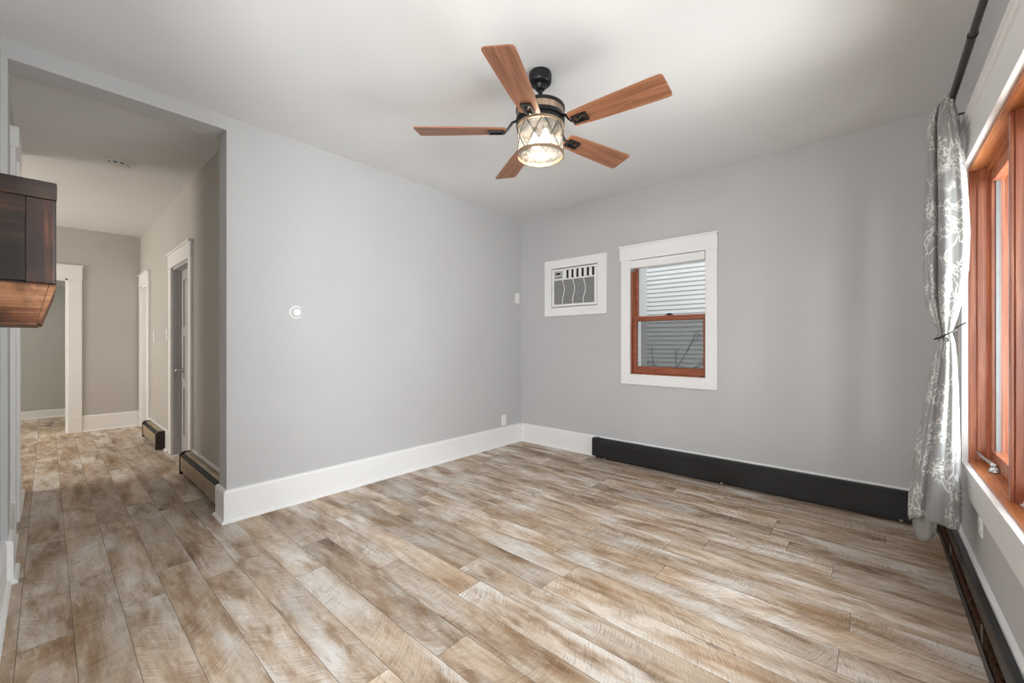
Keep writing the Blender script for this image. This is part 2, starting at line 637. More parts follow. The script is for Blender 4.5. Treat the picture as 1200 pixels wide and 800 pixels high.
WB = (-1.728, -1.056, 0.846, 1.922)
AC = (-2.646, -2.077, 1.522, 1.945)
bm = BM(); holed(bm, 'X', XA2, 0.62, YB, YB + 0.19, 0, CZ, [WB, AC])
struct('wall_back', bm, M_WALL, 'grey back wall with small window and air conditioner')

WC = (0.30, 2.885, 0.575, 1.97)
bm = BM(); holed(bm, 'Y', -3.6, YB, XC, XC + 0.17, 0, CZ, [WC, (-3.1, -0.75, 0.6, 2.1)])  # second hole is an unseen opening added for a fill lamp
struct('wall_right', bm, M_WALL, 'grey right wall around the wide wooden window')

bm = BM(); box(bm, XA, -1.5, YF - 0.12, YF, 0, CZ)
struct('wall_front', bm, M_WALL, 'front wall carrying the dark wooden box')
bm = BM(); holed(bm, 'X', XA2, 0.62, -3.6, -3.46, 0, CZ, [(-2.2, 0.1, 0.7, 2.2)])  # hole behind the camera, added so the fill lamps reach in
struct('wall_rear', bm, M_WALL, 'rear wall of the adjoining room')
bm = BM(); box(bm, XA2, XA, -3.46, YF - 0.12, 0, CZ)
struct('wall_rear_left', bm, M_WALL, 'left wall of the adjoining room')

# hall
D1 = (-5.377, -4.602, 0, 1.90)
D2 = (-7.46, -6.87, 0, 1.90)
bm = BM(); holed(bm, 'X', HX, XA2, HY, HY + 0.13, 0, CZ, [D1, D2])
struct('wall_hall_right', bm, M_HALLW, 'taupe grey right wall of the hall with two doors')
bm = BM(); box(bm, -4.9, XA2, YF - 0.12, YF, 0, CZ)
struct('wall_hall_left', bm, M_HALLW, 'left wall of the hall seen edge on')
DE = (-0.62, 0.172, 0, 1.945)
bm = BM(); holed(bm, 'Y', -2.6, HY + 0.13, HX - 0.13, HX, 0, CZ, [DE])
struct('wall_hall_end', bm, M_HALLW, 'taupe grey end wall of the hall with a doorway')
bm = BM(); box(bm, FX - 0.1, FX, -2.6, 1.6, 0, CZ)
struct('wall_far_room', bm, M_FARW, 'pale green grey wall of the room beyond the hall')
bm = BM(); holed(bm, 'X', FX, -4.9, -2.6, -2.48, 0, CZ, [(-9.2, -8.2, 0.85, 2.1), (-6.95, -5.65, 0.85, 2.1)])  # both holes are unseen, added to admit hall and far room fill
box(bm, FX, HX - 0.13, 1.5, 1.6, 0, CZ)
box(bm, -4.9, -4.78, -2.6, YF - 0.12, 0, CZ)
struct('wall_hall_side', bm, M_HALLW, 'side walls of the rooms off the hall')
bm = BM(); box(bm, FX, FX + 0.25, -2.6, 1.5, 1.98, CZ)
struct('wall_far_soffit', bm, M_FARW, 'boxed soffit in the room beyond the hall')


# baseboards (outline: d = distance from the wall, z)
BPROF = [(0, 0), (0.034, 0), (0.034, 0.008), (0.028, 0.018), (0.019, 0.022), (0.019, 0.190), (0.013, 0.203), (0, 0.206)]


def base_x(bm, x0, x1, y, s, prof=BPROF):
    prism(bm, [(y + s * d, z) for d, z in prof], 'X', x0, x1)


def base_y(bm, y0, y1, x, s, prof=BPROF):
    prism(bm, [(x + s * d, z) for d, z in prof], 'Y', y0, y1)


def mitre_run(bm, pts, outs, prof=BPROF):
    """baseboard along a poly line; outs = outward corner vectors per point"""
    rings = []
    for (x, y), (ox, oy) in zip(pts, outs):
        rings.append([bm.verts.new((x + ox * d, y + oy * d, z)) for d, z in prof])
    n = len(prof)
    for a, b in zip(rings, rings[1:]):
        for i in range(n):
            j = (i + 1) % n
            bm.faces.new((a[i], a[j], b[j], b[i]))
    bm.faces.new(list(reversed(rings[0])))
    bm.faces.new(rings[-1])


bm = BM()
mitre_run(bm, [(XA, YB), (XA, 0.757), (XA2, 0.757), (XA2, HY)], [(1, -1), (1, -1), (-1, -1), (-1, -1)])
struct('baseboard_left', bm, M_TRIM, 'tall white baseboard along the left wall')
bm = BM(); base_x(bm, XA + 0.02, XC, YB, -1)
struct('baseboard_back', bm, M_TRIM, 'tall white baseboard along the back wall')
bm = BM(); base_y(bm, -3.4, YB - 0.034, XC, -1)
struct('baseboard_right', bm, M_TRIM, 'tall white baseboard along the right wall')
bm = BM()
mitre_run(bm, [(-1.5, YF), (XA, YF)], [(0, 1), (1, 1)])
mitre_run(bm, [(XA, YF), (XA, -0.125), (XA2, -0.125)], [(1, 1), (1, 1), (-1, 1)])
struct('baseboard_front', bm, M_TRIM, 'white baseboard at the left edge of the opening')
bm = BM()
base_x(bm, -4.49, XA2, HY, -1)
base_x(bm, -6.76, -5.49, HY, -1)
struct('baseboard_hall_right', bm, M_TRIM, 'white baseboard along the right wall of the hall')
bm = BM()
base_y(bm, 0.298, HY, HX, 1)
struct('baseboard_hall_end', bm, M_TRIM, 'white baseboard on the end wall of the hall')
bm = BM(); base_x(bm, -3.80, XA2 - 0.035, YF, 1); base_x(bm, -4.9, -4.22, YF, 1)
struct('baseboard_hall_left', bm, M_TRIM, 'white baseboard along the left wall of the hall')
bm = BM(); base_y(bm, -2.4, 1.5, FX, 1, [(d, z * 0.55) for d, z in BPROF])
struct('baseboard_far_room', bm, M_TRIM, 'low white baseboard in the room beyond the hall')


# door casings
def casing_x(bm, x0, x1, zt, y, s, w=0.11, hd=0.135, t=0.02, over=0.02, foot=True):
    """casing around an opening in a wall along X, face at y, s = side it stands out to"""
    box(bm, x0 - w, x0, y, y + s * t, 0, zt, 0.002)
    box(bm, x1, x1 + w, y, y + s * t, 0, zt, 0.002)
    box(bm, x0 - w - over * 0.4, x1 + w + over * 0.4, y, y + s * (t + 0.004), zt, zt + hd, 0.002)
    box(bm, x0 - w - over, x1 + w + over, y, y + s * (t + 0.018), zt + hd, zt + hd + 0.018, 0.002)


def casing_y(bm, y0, y1, zt, x, s, w=0.12, hd=0.155, t=0.02, over=0.015):
    box(bm, x, x + s * t, y0 - w, y0, 0, zt, 0.002)
    box(bm, x, x + s * t, y1, y1 + w, 0, zt, 0.002)
    box(bm, x, x + s * (t + 0.004), y0 - w - 0.005, y1 + w + 0.005, zt, zt + hd, 0.002)
    box(bm, x, x + s * (t + 0.016), y0 - w - over, y1 + w + over, zt + hd, zt + hd + 0.018, 0.002)


d1 = sempty('door_1', 'closed grey painted door in the hall wall', (-5.0, HY, 0))


def loc_to(o, root):
    o.parent = root
    o.matrix_parent_inverse = Matrix.Translation(-Vector(root.location))
    return o


bm = BM(); casing_x(bm, D1[0], D1[1], D1[3], HY, -1)
loc_to(obj('door_casing', bm, M_TRIM), d1)
bm = BM()
box(bm, D1[0], D1[0] + 0.02, HY - 0.004, HY + 0.13, 0, D1[3])
box(bm, D1[1] - 0.02, D1[1], HY - 0.004, HY + 0.13, 0, D1[3])
box(bm, D1[0], D1[1], HY - 0.004, HY + 0.13, D1[3] - 0.02, D1[3])
box(bm, D1[0] + 0.02, D1[0] + 0.032, HY + 0.04, HY + 0.062, 0, D1[3] - 0.02)
box(bm, D1[1] - 0.032, D1[1] - 0.02, HY + 0.04, HY + 0.062, 0, D1[3] - 0.02)
loc_to(obj('door_jamb', bm, M_DOOR), d1)


def panel_door(bm, x0, x1, y, z0, z1, rows):
    box(bm, x0, x1, y, y + 0.035, z0, z1)
    st = 0.10
    edges = [z0 + 0.2] + [z0 + 0.2 + (z1 - z0 - 0.3) * k / rows for k in range(1, rows)] + [z1 - 0.1]
    for a, b in ((x0, x0 + st), (x1 - st, x1), ((x0 + x1) / 2 - 0.05, (x0 + x1) / 2 + 0.05)):
        box(bm, a, b, y - 0.01, y, z0, z1, 0.002)
    for k, e in enumerate([z0 + 0.1] + edges[1:-1] + [z1 - 0.05]):
        h = 0.1 if k == 0 else 0.05
        box(bm, x0 + st, x1 - st, y - 0.0098, y, e - h, e + h if k else e + 0.1, 0.002)


bm = BM(); panel_door(bm, D1[0] + 0.022, D1[1] - 0.022, HY + 0.074, 0.008, D1[3] - 0.022, 3)
leaf1 = loc_to(obj('door_leaf', bm, M_DOOR), d1)
bm = BM(); lathe(bm, [(0.0, -0.06), (0.016, -0.056), (0.021, -0.044), (0.016, -0.034), (0.009, -0.028), (0.009, -0.004), (0.026, -0.003), (0.026, 0.0)], 20)
bmesh.ops.rotate(bm, verts=bm.verts, matrix=Matrix.Rotation(R(-90), 3, 'X'))
bmesh.ops.translate(bm, verts=bm.verts, vec=(D1[0] + 0.08, HY + 0.062, 0.86))
k = obj('door_knob', bm, M_CHROME, smooth=True); k.parent = leaf1
for hz in (0.3, 0.95, 1.62):
    bm = BM(); box(bm, D1[1] - 0.026, D1[1] - 0.021, HY + 0.055, HY + 0.072, hz, hz + 0.09); tube(bm, [(D1[1] - 0.023, HY + 0.058, hz - 0.004), (D1[1] - 0.023, HY + 0.058, hz + 0.094)], 0.006, 8)
    loc_to(obj('door_hinge', bm, M_CHROME), d1)

d2 = sempty('door_2', 'narrow white closet door at the end of the hall', (-7.1, HY, 0))
bm = BM()
box(bm, D2[0] - 0.085, D2[0], HY, HY - 0.02, 0, D2[3], 0.002)
box(bm, D2[1], D2[1] + 0.11, HY, HY - 0.02, 0, D2[3], 0.002)
box(bm, D2[0] - 0.085, D2[1] + 0.118, HY, HY - 0.024, D2[3], D2[3] + 0.135, 0.002)
box(bm, D2[0] - 0.085, D2[1] + 0.13, HY, HY - 0.038, D2[3] + 0.135, D2[3] + 0.153, 0.002)
loc_to(obj('door_casing', bm, M_TRIM), d2)
bm = BM()
box(bm, D2[0], D2[0] + 0.02, HY - 0.004, HY + 0.13, 0, D2[3])
box(bm, D2[1] - 0.02, D2[1], HY - 0.004, HY + 0.13, 0, D2[3])
box(bm, D2[0], D2[1], HY - 0.004, HY + 0.13, D2[3] - 0.02, D2[3])
loc_to(obj('door_jamb', bm, M_TRIM), d2)
bm = BM(); panel_door(bm, D2[0] + 0.022, D2[1] - 0.022, HY + 0.05, 0.008, D2[3] - 0.022, 2)
loc_to(obj('door_leaf', bm, M_TRIM), d2)

bm = BM(); casing_y(bm, DE[0], DE[1], DE[3], HX, 1)
box(bm, HX - 0.13, HX, DE[0], DE[0] + 0.02, 0, DE[3]); box(bm, HX - 0.13, HX, DE[1] - 0.02, DE[1], 0, DE[3]); box(bm, HX - 0.13, HX, DE[0], DE[1], DE[3] - 0.02, DE[3])
box(bm, HX, HX + 0.028, DE[1] - 0.001, DE[1] + 0.123, 0, 0.2, 0.002)
struct('trim_1', bm, M_TRIM, 'white casing around the doorway in the end wall of the hall')
bm = BM(); box(bm, -3.90, -3.80, YF, YF + 0.022, 0, 2.30, 0.002); box(bm, -4.22, -4.10, YF, YF + 0.03, 0, 2.30, 0.002); box(bm, -4.10, -3.90, YF, YF + 0.006, 0, 2.30); box(bm, -4.23, -3.79, YF, YF + 0.035, 2.30, 2.42, 0.002)
struct('trim_2', bm, M_TRIM, 'white door casing on the left wall of the hall')

# ------------------------------------------------------------------ window_1 : back wall
w1 = sempty('window_1', 'small double hung window with white casing and reddish wood sashes', (-1.39, YB, 0.85))


def W1(name, bm, mat, parent=w1, **kw):
    o = obj(name, bm, mat, **kw)
    o.parent = parent
    if parent is w1:
        o.matrix_parent_inverse = Matrix.Translation(-Vector(w1.location))
    return o


x0, x1, z0, z1 = WB
bm = BM()
box(bm, x0 - 0.092, x0, YB, YB - 0.02, z0, z1, 0.002)
box(bm, x1, x1 + 0.092, YB, YB - 0.02, z0, z1, 0.002)
box(bm, x0 - 0.092, x1 + 0.092, YB, YB - 0.0205, z0 - 0.095, z0, 0.002)
box(bm, x0 - 0.105, x1 + 0.095, YB, YB - 0.024, z1, z1 + 0.125, 0.002)
box(bm, x0 - 0.118, x1 + 0.1, YB, YB - 0.034, z1 + 0.125, z1 + 0.142, 0.002)
W1('window_casing', bm, M_TRIM)
bm = BM()
box(bm, x0, x1 - 0.008, YB - 0.006, YB + 0.06, z1 - 0.075, z1 - 0.004, 0.002)
box(bm, x0, x0 + 0.006, YB + 0.135, YB + 0.27, z0, z1)
box(bm, x1 - 0.006, x1, YB + 0.135, YB + 0.27, z0, z1)
box(bm, x0, x1, YB + 0.135, YB + 0.27, z0 - 0.02, z0 + 0.006)
box(bm, x0 + 0.001, x0 + 0.012, YB + 0.135, YB + 0.34, z0, z1 - 0.01)
W1('window_frame', bm, M_TRIM)
bm = BM()
box(bm, x0 + 0.001, x0 + 0.012, YB + 0.002, YB + 0.045, z0, z1 - 0.1)
box(bm, x0 + 0.001, x0 + 0.02, YB + 0.05, YB + 0.06, z0, z1 - 0.1)
box(bm, x0 + 0.001, x0 + 0.012, YB + 0.064, YB + 0.132, z0, z1 - 0.1)
box(bm, x1 - 0.006, x1 - 0.001, YB + 0.002, YB + 0.132, z0, z1 - 0.1)
box(bm, x0 + 0.001, x1 - 0.001, YB + 0.002, YB + 0.132, z0 - 0.001, z0 + 0.012)
W1('window_jamb', bm, M_WIN_V)
zm = 1.365


def sash(y, t, za, zb, bot, top, st=0.034, sr=0.034):
    bm = BM()
    box(bm, x0 + 0.014, x0 + 0.014 + st, y, y + t, za, zb, 0.003)
    box(bm, x1 - 0.014 - sr + 0.008, x1 - 0.006, y, y + t, za, zb, 0.003)
    box(bm, x0 + 0.014 + st, x1 - 0.006 - sr, y + 0.001, y + t - 0.001, za, za + bot, 0.003)
    box(bm, x0 + 0.014 + st, x1 - 0.006 - sr, y + 0.001, y + t - 0.001, zb - top, zb, 0.003)
    o = W1('window_sash', bm, M_WINX)
    bm = BM(); box(bm, x0 + 0.014 + st, x1 - 0.006 - sr, y + t * 0.5 - 0.002, y + t * 0.5 + 0.002, za + bot, zb - top)
    g = obj('glass_pane', bm, M_GLASS); g.parent = o
    return o


lo = sash(YB + 0.018, 0.034, z0 + 0.013, zm + 0.025, 0.062, 0.044, 0.034, 0.022)
up = sash(YB + 0.066, 0.034, zm - 0.02, z1 - 0.02, 0.044, 0.03, 0.026, 0.012)
bm = BM(); box(bm, -1.405, -1.345, YB + 0.022, YB + 0.048, zm + 0.025, zm + 0.034, 0.003); box(bm, -1.39, -1.35, YB + 0.012, YB + 0.03, zm + 0.034, zm + 0.043, 0.003)
k = obj('sash_lock', bm, M_BLACK); k.parent = lo
bm = BM(); box(bm, x0 + 0.05, x1 - 0.02, YB + 0.118, YB + 0.119, z0 + 0.012, zm)
W1('insect_screen', bm, M_SCREEN)

# ------------------------------------------------------------------ window_2 : right wall
w2 = sempty('window_2', 'wide window with orange brown wooden frames and white casing', (XC, 1.6, 0.59))


def W2(name, bm, mat, **kw):
    o = obj(name, bm, mat, **kw)
    o.parent = w2
    o.matrix_parent_inverse = Matrix.Translation(-Vector(w2.location))
    return o


ya, yb, za, zb = WC
bm = BM()
XF = XC - 0.022
box(bm, XF, XC, yb - 0.012, yb + 0.10, za - 0.005, zb + 0.005, 0.001)
box(bm, XF, XC, ya - 0.10, ya + 0.012, za - 0.005, zb + 0.005, 0.001)
box(bm, XF - 0.001, XC, ya - 0.1, yb + 0.10, za - 0.112, za + 0.01, 0.001)
box(bm, XF - 0.001, XC, ya - 0.105, yb + 0.105, zb - 0.006, zb + 0.135, 0.001)
box(bm, XF - 0.010, XC, ya - 0.11, yb + 0.11, zb + 0.135, zb + 0.155, 0.001)
box(bm, XF - 0.018, XC, ya - 0.12, yb + 0.12, zb + 0.155, zb + 0.172, 0.001)
W2('window_casing', bm, M_TRIM)
bm = BM()
X1 = XC + 0.165
box(bm, XC, X1, ya, yb, zb - 0.02, zb - 0.001)
box(bm, XC + 0.055, X1, ya, yb, zb - 0.045, zb - 0.02)
W2('head_board', bm, M_WIN_H)
bm = BM()
box(bm, XC, X1, ya, yb, za + 0.001, za + 0.018, 0.001)
W2('window_sill', bm, M_WIN_H)
bm = BM()
for s, y in ((1, yb), (-1, ya)):
    box(bm, XC, X1, y - s * 0.016, y, za + 0.018, zb - 0.02, 0.001)
    box(bm, XC + 0.026, XC + 0.058, y - s * 0.030, y - s * 0.016, za + 0.018, zb - 0.02, 0.002)
W2('window_jamb', bm, M_WIN_V)
# four casement sashes with posts between them
N = 4
yl, yr = yb - 0.03, ya + 0.03
cell = (yl - yr) / N
for i in range(N):
    c1 = yl - i * cell
    c0 = c1 - cell
    a0 = c0 + (0.022 if i < N - 1 else 0)
    a1 = c1 - (0.022 if i > 0 else 0)
    bm = BM()
    st, xa, xb = 0.048, XC + 0.062, XC + 0.100
    box(bm, xa, xb, a1 - st, a1, za + 0.02, zb - 0.046, 0.003)
    box(bm, xa, xb, a0, a0 + st, za + 0.02, zb - 0.046, 0.003)
    box(bm, xa + 0.001, xb - 0.001, a0 + st, a1 - st, za + 0.02, za + 0.085, 0.003)
    box(bm, xa + 0.001, xb - 0.001, a0 + st, a1 - st, zb - 0.10, zb - 0.046, 0.003)
    s = W2('casement_sash', bm, M_WIN_V)
    bm = BM(); box(bm, xa + 0.017, xa + 0.021, a0 + st, a1 - st, za + 0.085, zb - 0.10)
    g = obj('glass_pane', bm, M_GLASS); g.parent = s
    bm = BM()
    box(bm, xa + 0.012, xa + 0.026, a1 - st - 0.010, a1 - st, za + 0.085, zb - 0.10)
    box(bm, xa + 0.012, xa + 0.026, a0 + st, a0 + st + 0.010, za + 0.085, zb - 0.10)
    g = obj('glazing_strip', bm, M_GREYM); g.parent = s
for i in range(1, N):
    y = yl - i * cell
    bm = BM()
    box(bm, XC + 0.030, XC + 0.13, y - 0.021, y + 0.021, za + 0.017, zb - 0.02, 0.002)
    box(bm, XC + 0.020, XC + 0.030, y - 0.013, y + 0.013, za + 0.017, zb - 0.02, 0.002)
    W2('window_mullion', bm, M_WIN_V)
    bm = BM(); prism(bm, [(XC + 0.045, za + 0.019), (XC + 0.075, za + 0.019), (XC + 0.066, za + 0.055), (XC + 0.054, za + 0.055)], 'Y', y - 0.026, y - 0.0215); box(bm, XC + 0.04, XC + 0.08, y - 0.036, y - 0.0215, za + 0.0185, za + 0.022)
    W2('corner_bracket', bm, M_PLAST)
# crank handle of the farthest sash
bm = BM()
cy = 2.66
lathe(bm, [(0.0, 0.0), (0.022, 0.0), (0.022, 0.008), (0.014, 0.022), (0.0, 0.026)], 20, (XC + 0.052, cy, za + 0.0185))
tube(bm, [(XC + 0.052, cy, za + 0.04), (XC + 0.048, cy + 0.03, za + 0.05), (XC + 0.032, cy + 0.09, za + 0.058), (XC + 0.022, cy + 0.15, za + 0.072)], [0.011, 0.009, 0.006, 0.006], 10)
bmesh.ops.scale(bm, verts=bm.verts, vec=(1, 1, 1))
W2('crank_handle', bm, M_CHROME, smooth=True)


# ------------------------------------------------------------------ ceiling fan
FC = (-1.34, 1.75)
fan = thing('ceiling_fan', 'five blade ceiling fan with reddish brown blades and lit round glass drum lamp', 'ceiling fan', (FC[0], FC[1], CZ))


def Z(z):
    return z - CZ


bm = BM(); lathe(bm, [(0.0, -0.092), (0.024, -0.088), (0.030, -0.080), (0.034, -0.066), (0.050, -0.062), (0.058, -0.054), (0.060, -0.046), (0.061, -0.012), (0.058, -0.010), (0.058, -0.001), (0.0, -0.001)], 40)
obj('canopy', bm, M_BLACK, fan, smooth=True, autos=True)
bm = BM(); tube(bm, [(0, 0, Z(2.505)), (0, 0, Z(2.395))], 0.0125, 16); lathe(bm, [(0.0, 0.03), (0.02, 0.03), (0.03, 0.0), (0.0, 0.0)], 24, (0, 0, Z(2.395)))
obj('downrod', bm, M_BLACK, fan, smooth=True, autos=True)
RH = 0.128
bm = BM(); lathe(bm, [(0.0, 0.014), (0.11, 0.014), (RH + 0.003, 0.008), (RH + 0.003, -0.006), (0.0, -0.006)], 64, (0, 0, Z(2.392)))
obj('top_ring', bm, M_BLACK, fan, smooth=True, autos=True)
bm = BM(); lathe(bm, [(RH - 0.004, 0.0), (RH - 0.004, -0.050)], 64, (0, 0, Z(2.387)), cap=False)
obj('wood_band', bm, M_BAND, fan, smooth=True)
bm = BM(); lathe(bm, [(0.0, 0.006), (RH + 0.001, 0.006), (RH + 0.003, 0.0), (RH + 0.003, -0.014), (RH - 0.006, -0.018), (RH - 0.006, -0.026), (RH + 0.002, -0.028), (RH + 0.002, -0.036), (0.0, -0.036)], 64, (0, 0, Z(2.345)))
obj('motor_ring', bm, M_BLACK, fan, smooth=True, autos=True)

# lamp drum
zt, zb2, rg = Z(2.306), Z(2.148), 0.120
bm = BM(); lathe(bm, [(rg, zt), (rg, zb2 + 0.012), (rg - 0.004, zb2 + 0.004), (0.0, zb2 + 0.003)], 64, cap=False)
shade = obj('lamp_shade', bm, M_LGLASS, fan, smooth=True, autos=True)
M_CAGE = plain('pale_bronze_cage', srgb(150, 128, 106), 0.4, 0.5)
for zz, hh in ((zt - 0.006, 0.007), (zb2 + 0.002, 0.008)):
    bm = BM()
    lathe(bm, [(rg + 0.001, zz - hh), (rg + 0.007, zz - hh), (rg + 0.007, zz + hh), (rg + 0.001, zz + hh), (rg + 0.001, zz - hh)], 64, cap=False)
    obj('cage_ring', bm, M_CAGE, fan, smooth=True, autos=True)
bm = BM()
NB = 8
for i in range(NB):
    for s in (1, -1):
        pts = []
        for k in range(9):
            f = k / 8
            a = 2 * PI * (i + s * f * 1.0) / NB
            pts.append(((rg + 0.0035) * math.cos(a), (rg + 0.0035) * math.sin(a), zt + (zb2 - zt) * f))
        tube(bm, pts, 0.0021, 6, caps=False)
lat = obj('cage_lattice', bm, M_BLACK, fan, smooth=True)
for sx in (0.035, -0.035):
    bm = BM(); lathe(bm, [(0.0, 0.0), (0.02, 0.0), (0.02, -0.03), (0.0, -0.03)], 20, (sx, 0.0, Z(2.305)))
    sk = obj('bulb_socket', bm, M_BLACK, fan, smooth=True, autos=True)
    bm = BM(); lathe(bm, [(0.012, -0.03), (0.014, -0.042), (0.028, -0.068), (0.029, -0.082), (0.02, -0.1), (0.0, -0.107)], 24, (sx, 0, Z(2.305)), cap=False)
    obj('light_bulb', bm, M_BULB, sk, smooth=True)
ld = bpy.data.lights.new('fan_lamp_light', 'POINT')
ld.energy = 5
ld.color = (1.0, 0.87, 0.7)
ld.shadow_soft_size = 0.05
lo_ = bpy.data.objects.new('fan_lamp_light', ld)
COL.objects.link(lo_)
lo_.parent = fan
lo_.location = (0, 0, Z(2.19))

# blades
bmB = BM()
zB = 0.0
outl = [(0.185, -0.045), (0.19, -0.052), (0.30, -0.061), (0.45, -0.068), (0.60, -0.073), (0.645, -0.074), (0.656, -0.070), (0.661, -0.058),
        (0.668, 0.052), (0.666, 0.066), (0.655, 0.071), (0.60, 0.071), (0.45, 0.066), (0.30, 0.059), (0.19, 0.05), (0.185, 0.044)]
prism(bmB, outl, 'Z', -0.003, 0.003)
bmI = BM()
# bracket under the blade: arm plus open rectangle with a cross
tube(bmI, [(0.120, 0, 0.052), (0.150, 0, 0.040), (0.172, 0, 0.010), (0.190, 0, -0.008), (0.205, 0, -0.009)], 0.0075, 10)
for y in (-0.022, 0.022):
    box(bmI, 0.200, 0.272, y - 0.005, y + 0.005, -0.014, -0.003, 0.001)
for x in (0.200, 0.272):
    box(bmI, x - 0.005, x + 0.005, -0.027, 0.027, -0.014, -0.003, 0.001)
tube(bmI, [(0.204, -0.020, -0.007), (0.268, 0.020, -0.007)], 0.0028, 6)
tube(bmI, [(0.204, 0.020, -0.0065), (0.268, -0.020, -0.0065)], 0.0028, 6)
box(bmI, 0.222, 0.250, -0.022, 0.022, -0.0055, -0.003)
mb = obj('fan_blade', bmB, M_BLADE, fan)
mi = obj('blade_bracket', bmI, M_BLACK, mb)
for i in range(5):
    if i == 0:
        b_ = mb
    else:
        b_ = mb.copy(); COL.objects.link(b_); b_.parent = fan
        k_ = mi.copy(); COL.objects.link(k_); k_.parent = b_
    a = R(5 + 72 * i)
    b_.location = (0, 0, Z(2.283))
    b_.rotation_mode = 'QUATERNION'
    b_.rotation_quaternion = (Matrix.Rotation(a, 4, 'Z') @ Matrix.Rotation(R(-11), 4, 'X')).to_quaternion()


# ------------------------------------------------------------------ air conditioner and its frame
acf = thing('air_conditioner', 'white through wall air conditioner with grey grille in a white frame', 'air conditioner', (-2.36, YB, 1.73))


def ACP(name, bm, mat, parent=None, **kw):
    bmesh.ops.translate(bm, verts=bm.verts, vec=(2.36, -YB, -1.73))
    return obj(name, bm, mat, parent or acf, **kw)


ax0, ax1, az0, az1 = AC
bm = BM()
fo = 0.09
box(bm, ax0 - fo, ax0, YB - 0.019, YB, az0 - fo, az1 + fo, 0.002)
box(bm, ax1, ax1 + fo + 0.01, YB - 0.019, YB, az0 - fo, az1 + fo, 0.002)
box(bm, ax0, ax1, YB - 0.0188, YB, az0 - fo, az0, 0.002)
box(bm, ax0, ax1, YB - 0.0188, YB, az1, az1 + fo, 0.002)
ACP('surround_frame', bm, M_TRIM)
bm = BM()
e = 0.008
bx0, bx1, bz0, bz1 = ax0 + e, ax1 - e, az0 + e, az1 - e
box(bm, bx0, bx1, YB + 0.005, YB + 0.17, bz0, bz1)
box(bm, bx0, bx0 + 0.022, YB - 0.012, YB + 0.006, bz0, bz1, 0.003)
box(bm, bx1 - 0.03, bx1, YB - 0.012, YB + 0.006, bz0, bz1, 0.003)
box(bm, bx0 + 0.022, bx1 - 0.03, YB - 0.0115, YB + 0.006, bz0, bz0 + 0.026, 0.003)
box(bm, bx0 + 0.022, bx1 - 0.03, YB - 0.0115, YB + 0.006, bz1 - 0.018, bz1, 0.003)
gz = bz1 - 0.108
box(bm, bx0 + 0.022, bx1 - 0.03, YB - 0.0113, YB + 0.006, gz - 0.014, gz, 0.003)
box(bm, bx0 + 0.135, bx0 + 0.150, YB - 0.0113, YB + 0.006, gz, bz1 - 0.018, 0.002)
ACP('housing', bm, M_PLAST)
bm = BM()
gx0, gx1 = bx0 + 0.022, bx1 - 0.03
box(bm, gx0, gx1, YB + 0.001, YB + 0.004, bz0 + 0.026, gz - 0.014)
n = 34
for i in range(n):
    z = bz0 + 0.03 + (gz - 0.014 - bz0 - 0.034) * i / (n - 1)
    box(bm, gx0, gx1, YB - 0.003, YB + 0.002, z - 0.0016, z + 0.0016)
ACP('grille', bm, plain('grey_grille_plastic', srgb(150, 150, 149), 0.5))
bm = BM()
for j in range(3):
    cx = gx0 + (gx1 - gx0) * (0.24 + 0.26 * j)
    pts = []
    for k in range(25):
        f = k / 24
        pts.append((cx - 0.014 * math.sin(f * PI * 2.0 + 0.9), YB - 0.005, bz0 + 0.026 + (gz - 0.014 - bz0 - 0.026) * f))
    tube(bm, pts, 0.004, 6)
ACP('wave_rib', bm, M_PLAST, smooth=True)
bm = BM()
vx0, vx1 = bx0 + 0.150, bx1 - 0.03
box(bm, vx0, vx1, YB + 0.003, YB + 0.0045, gz, bz1 - 0.018)
ACP('vent_opening', bm, M_DARK)
for i in range(6):
    bm = BM()
    x = vx0 + (vx1 - vx0) * (i) / 6
    prism(bm, [(x, YB - 0.009), (x + 0.018, YB + 0.002), (x + 0.028, YB + 0.002), (x + 0.012, YB - 0.011)], 'Z', gz + 0.002, bz1 - 0.02)
    ACP('vent_louver', bm, M_PLAST)
bm = BM(); box(bm, gx0 + 0.004, bx0 + 0.131, YB - 0.002, YB + 0.004, gz + 0.004, bz1 - 0.022, 0.002)
pan = ACP('control_panel', bm, plain('light_grey_plastic', srgb(196, 196, 196), 0.4))
bm = BM()
box(bm, gx0 + 0.03, gx0 + 0.078, YB - 0.0035, YB - 0.002, gz + 0.046, gz + 0.070)
for (a, c) in ((0.014, 0.022), (0.014, 0.052), (0.09, 0.022), (0.09, 0.052), (0.035, 0.02), (0.055, 0.02), (0.073, 0.02), (0.09, 0.07), (0.012, 0.073)):
    box(bm, gx0 + a, gx0 + a + 0.013, YB - 0.0035, YB - 0.002, gz + c - 0.006, gz + c + 0.004)
ACP('display_and_buttons', bm, M_DARK, pan)


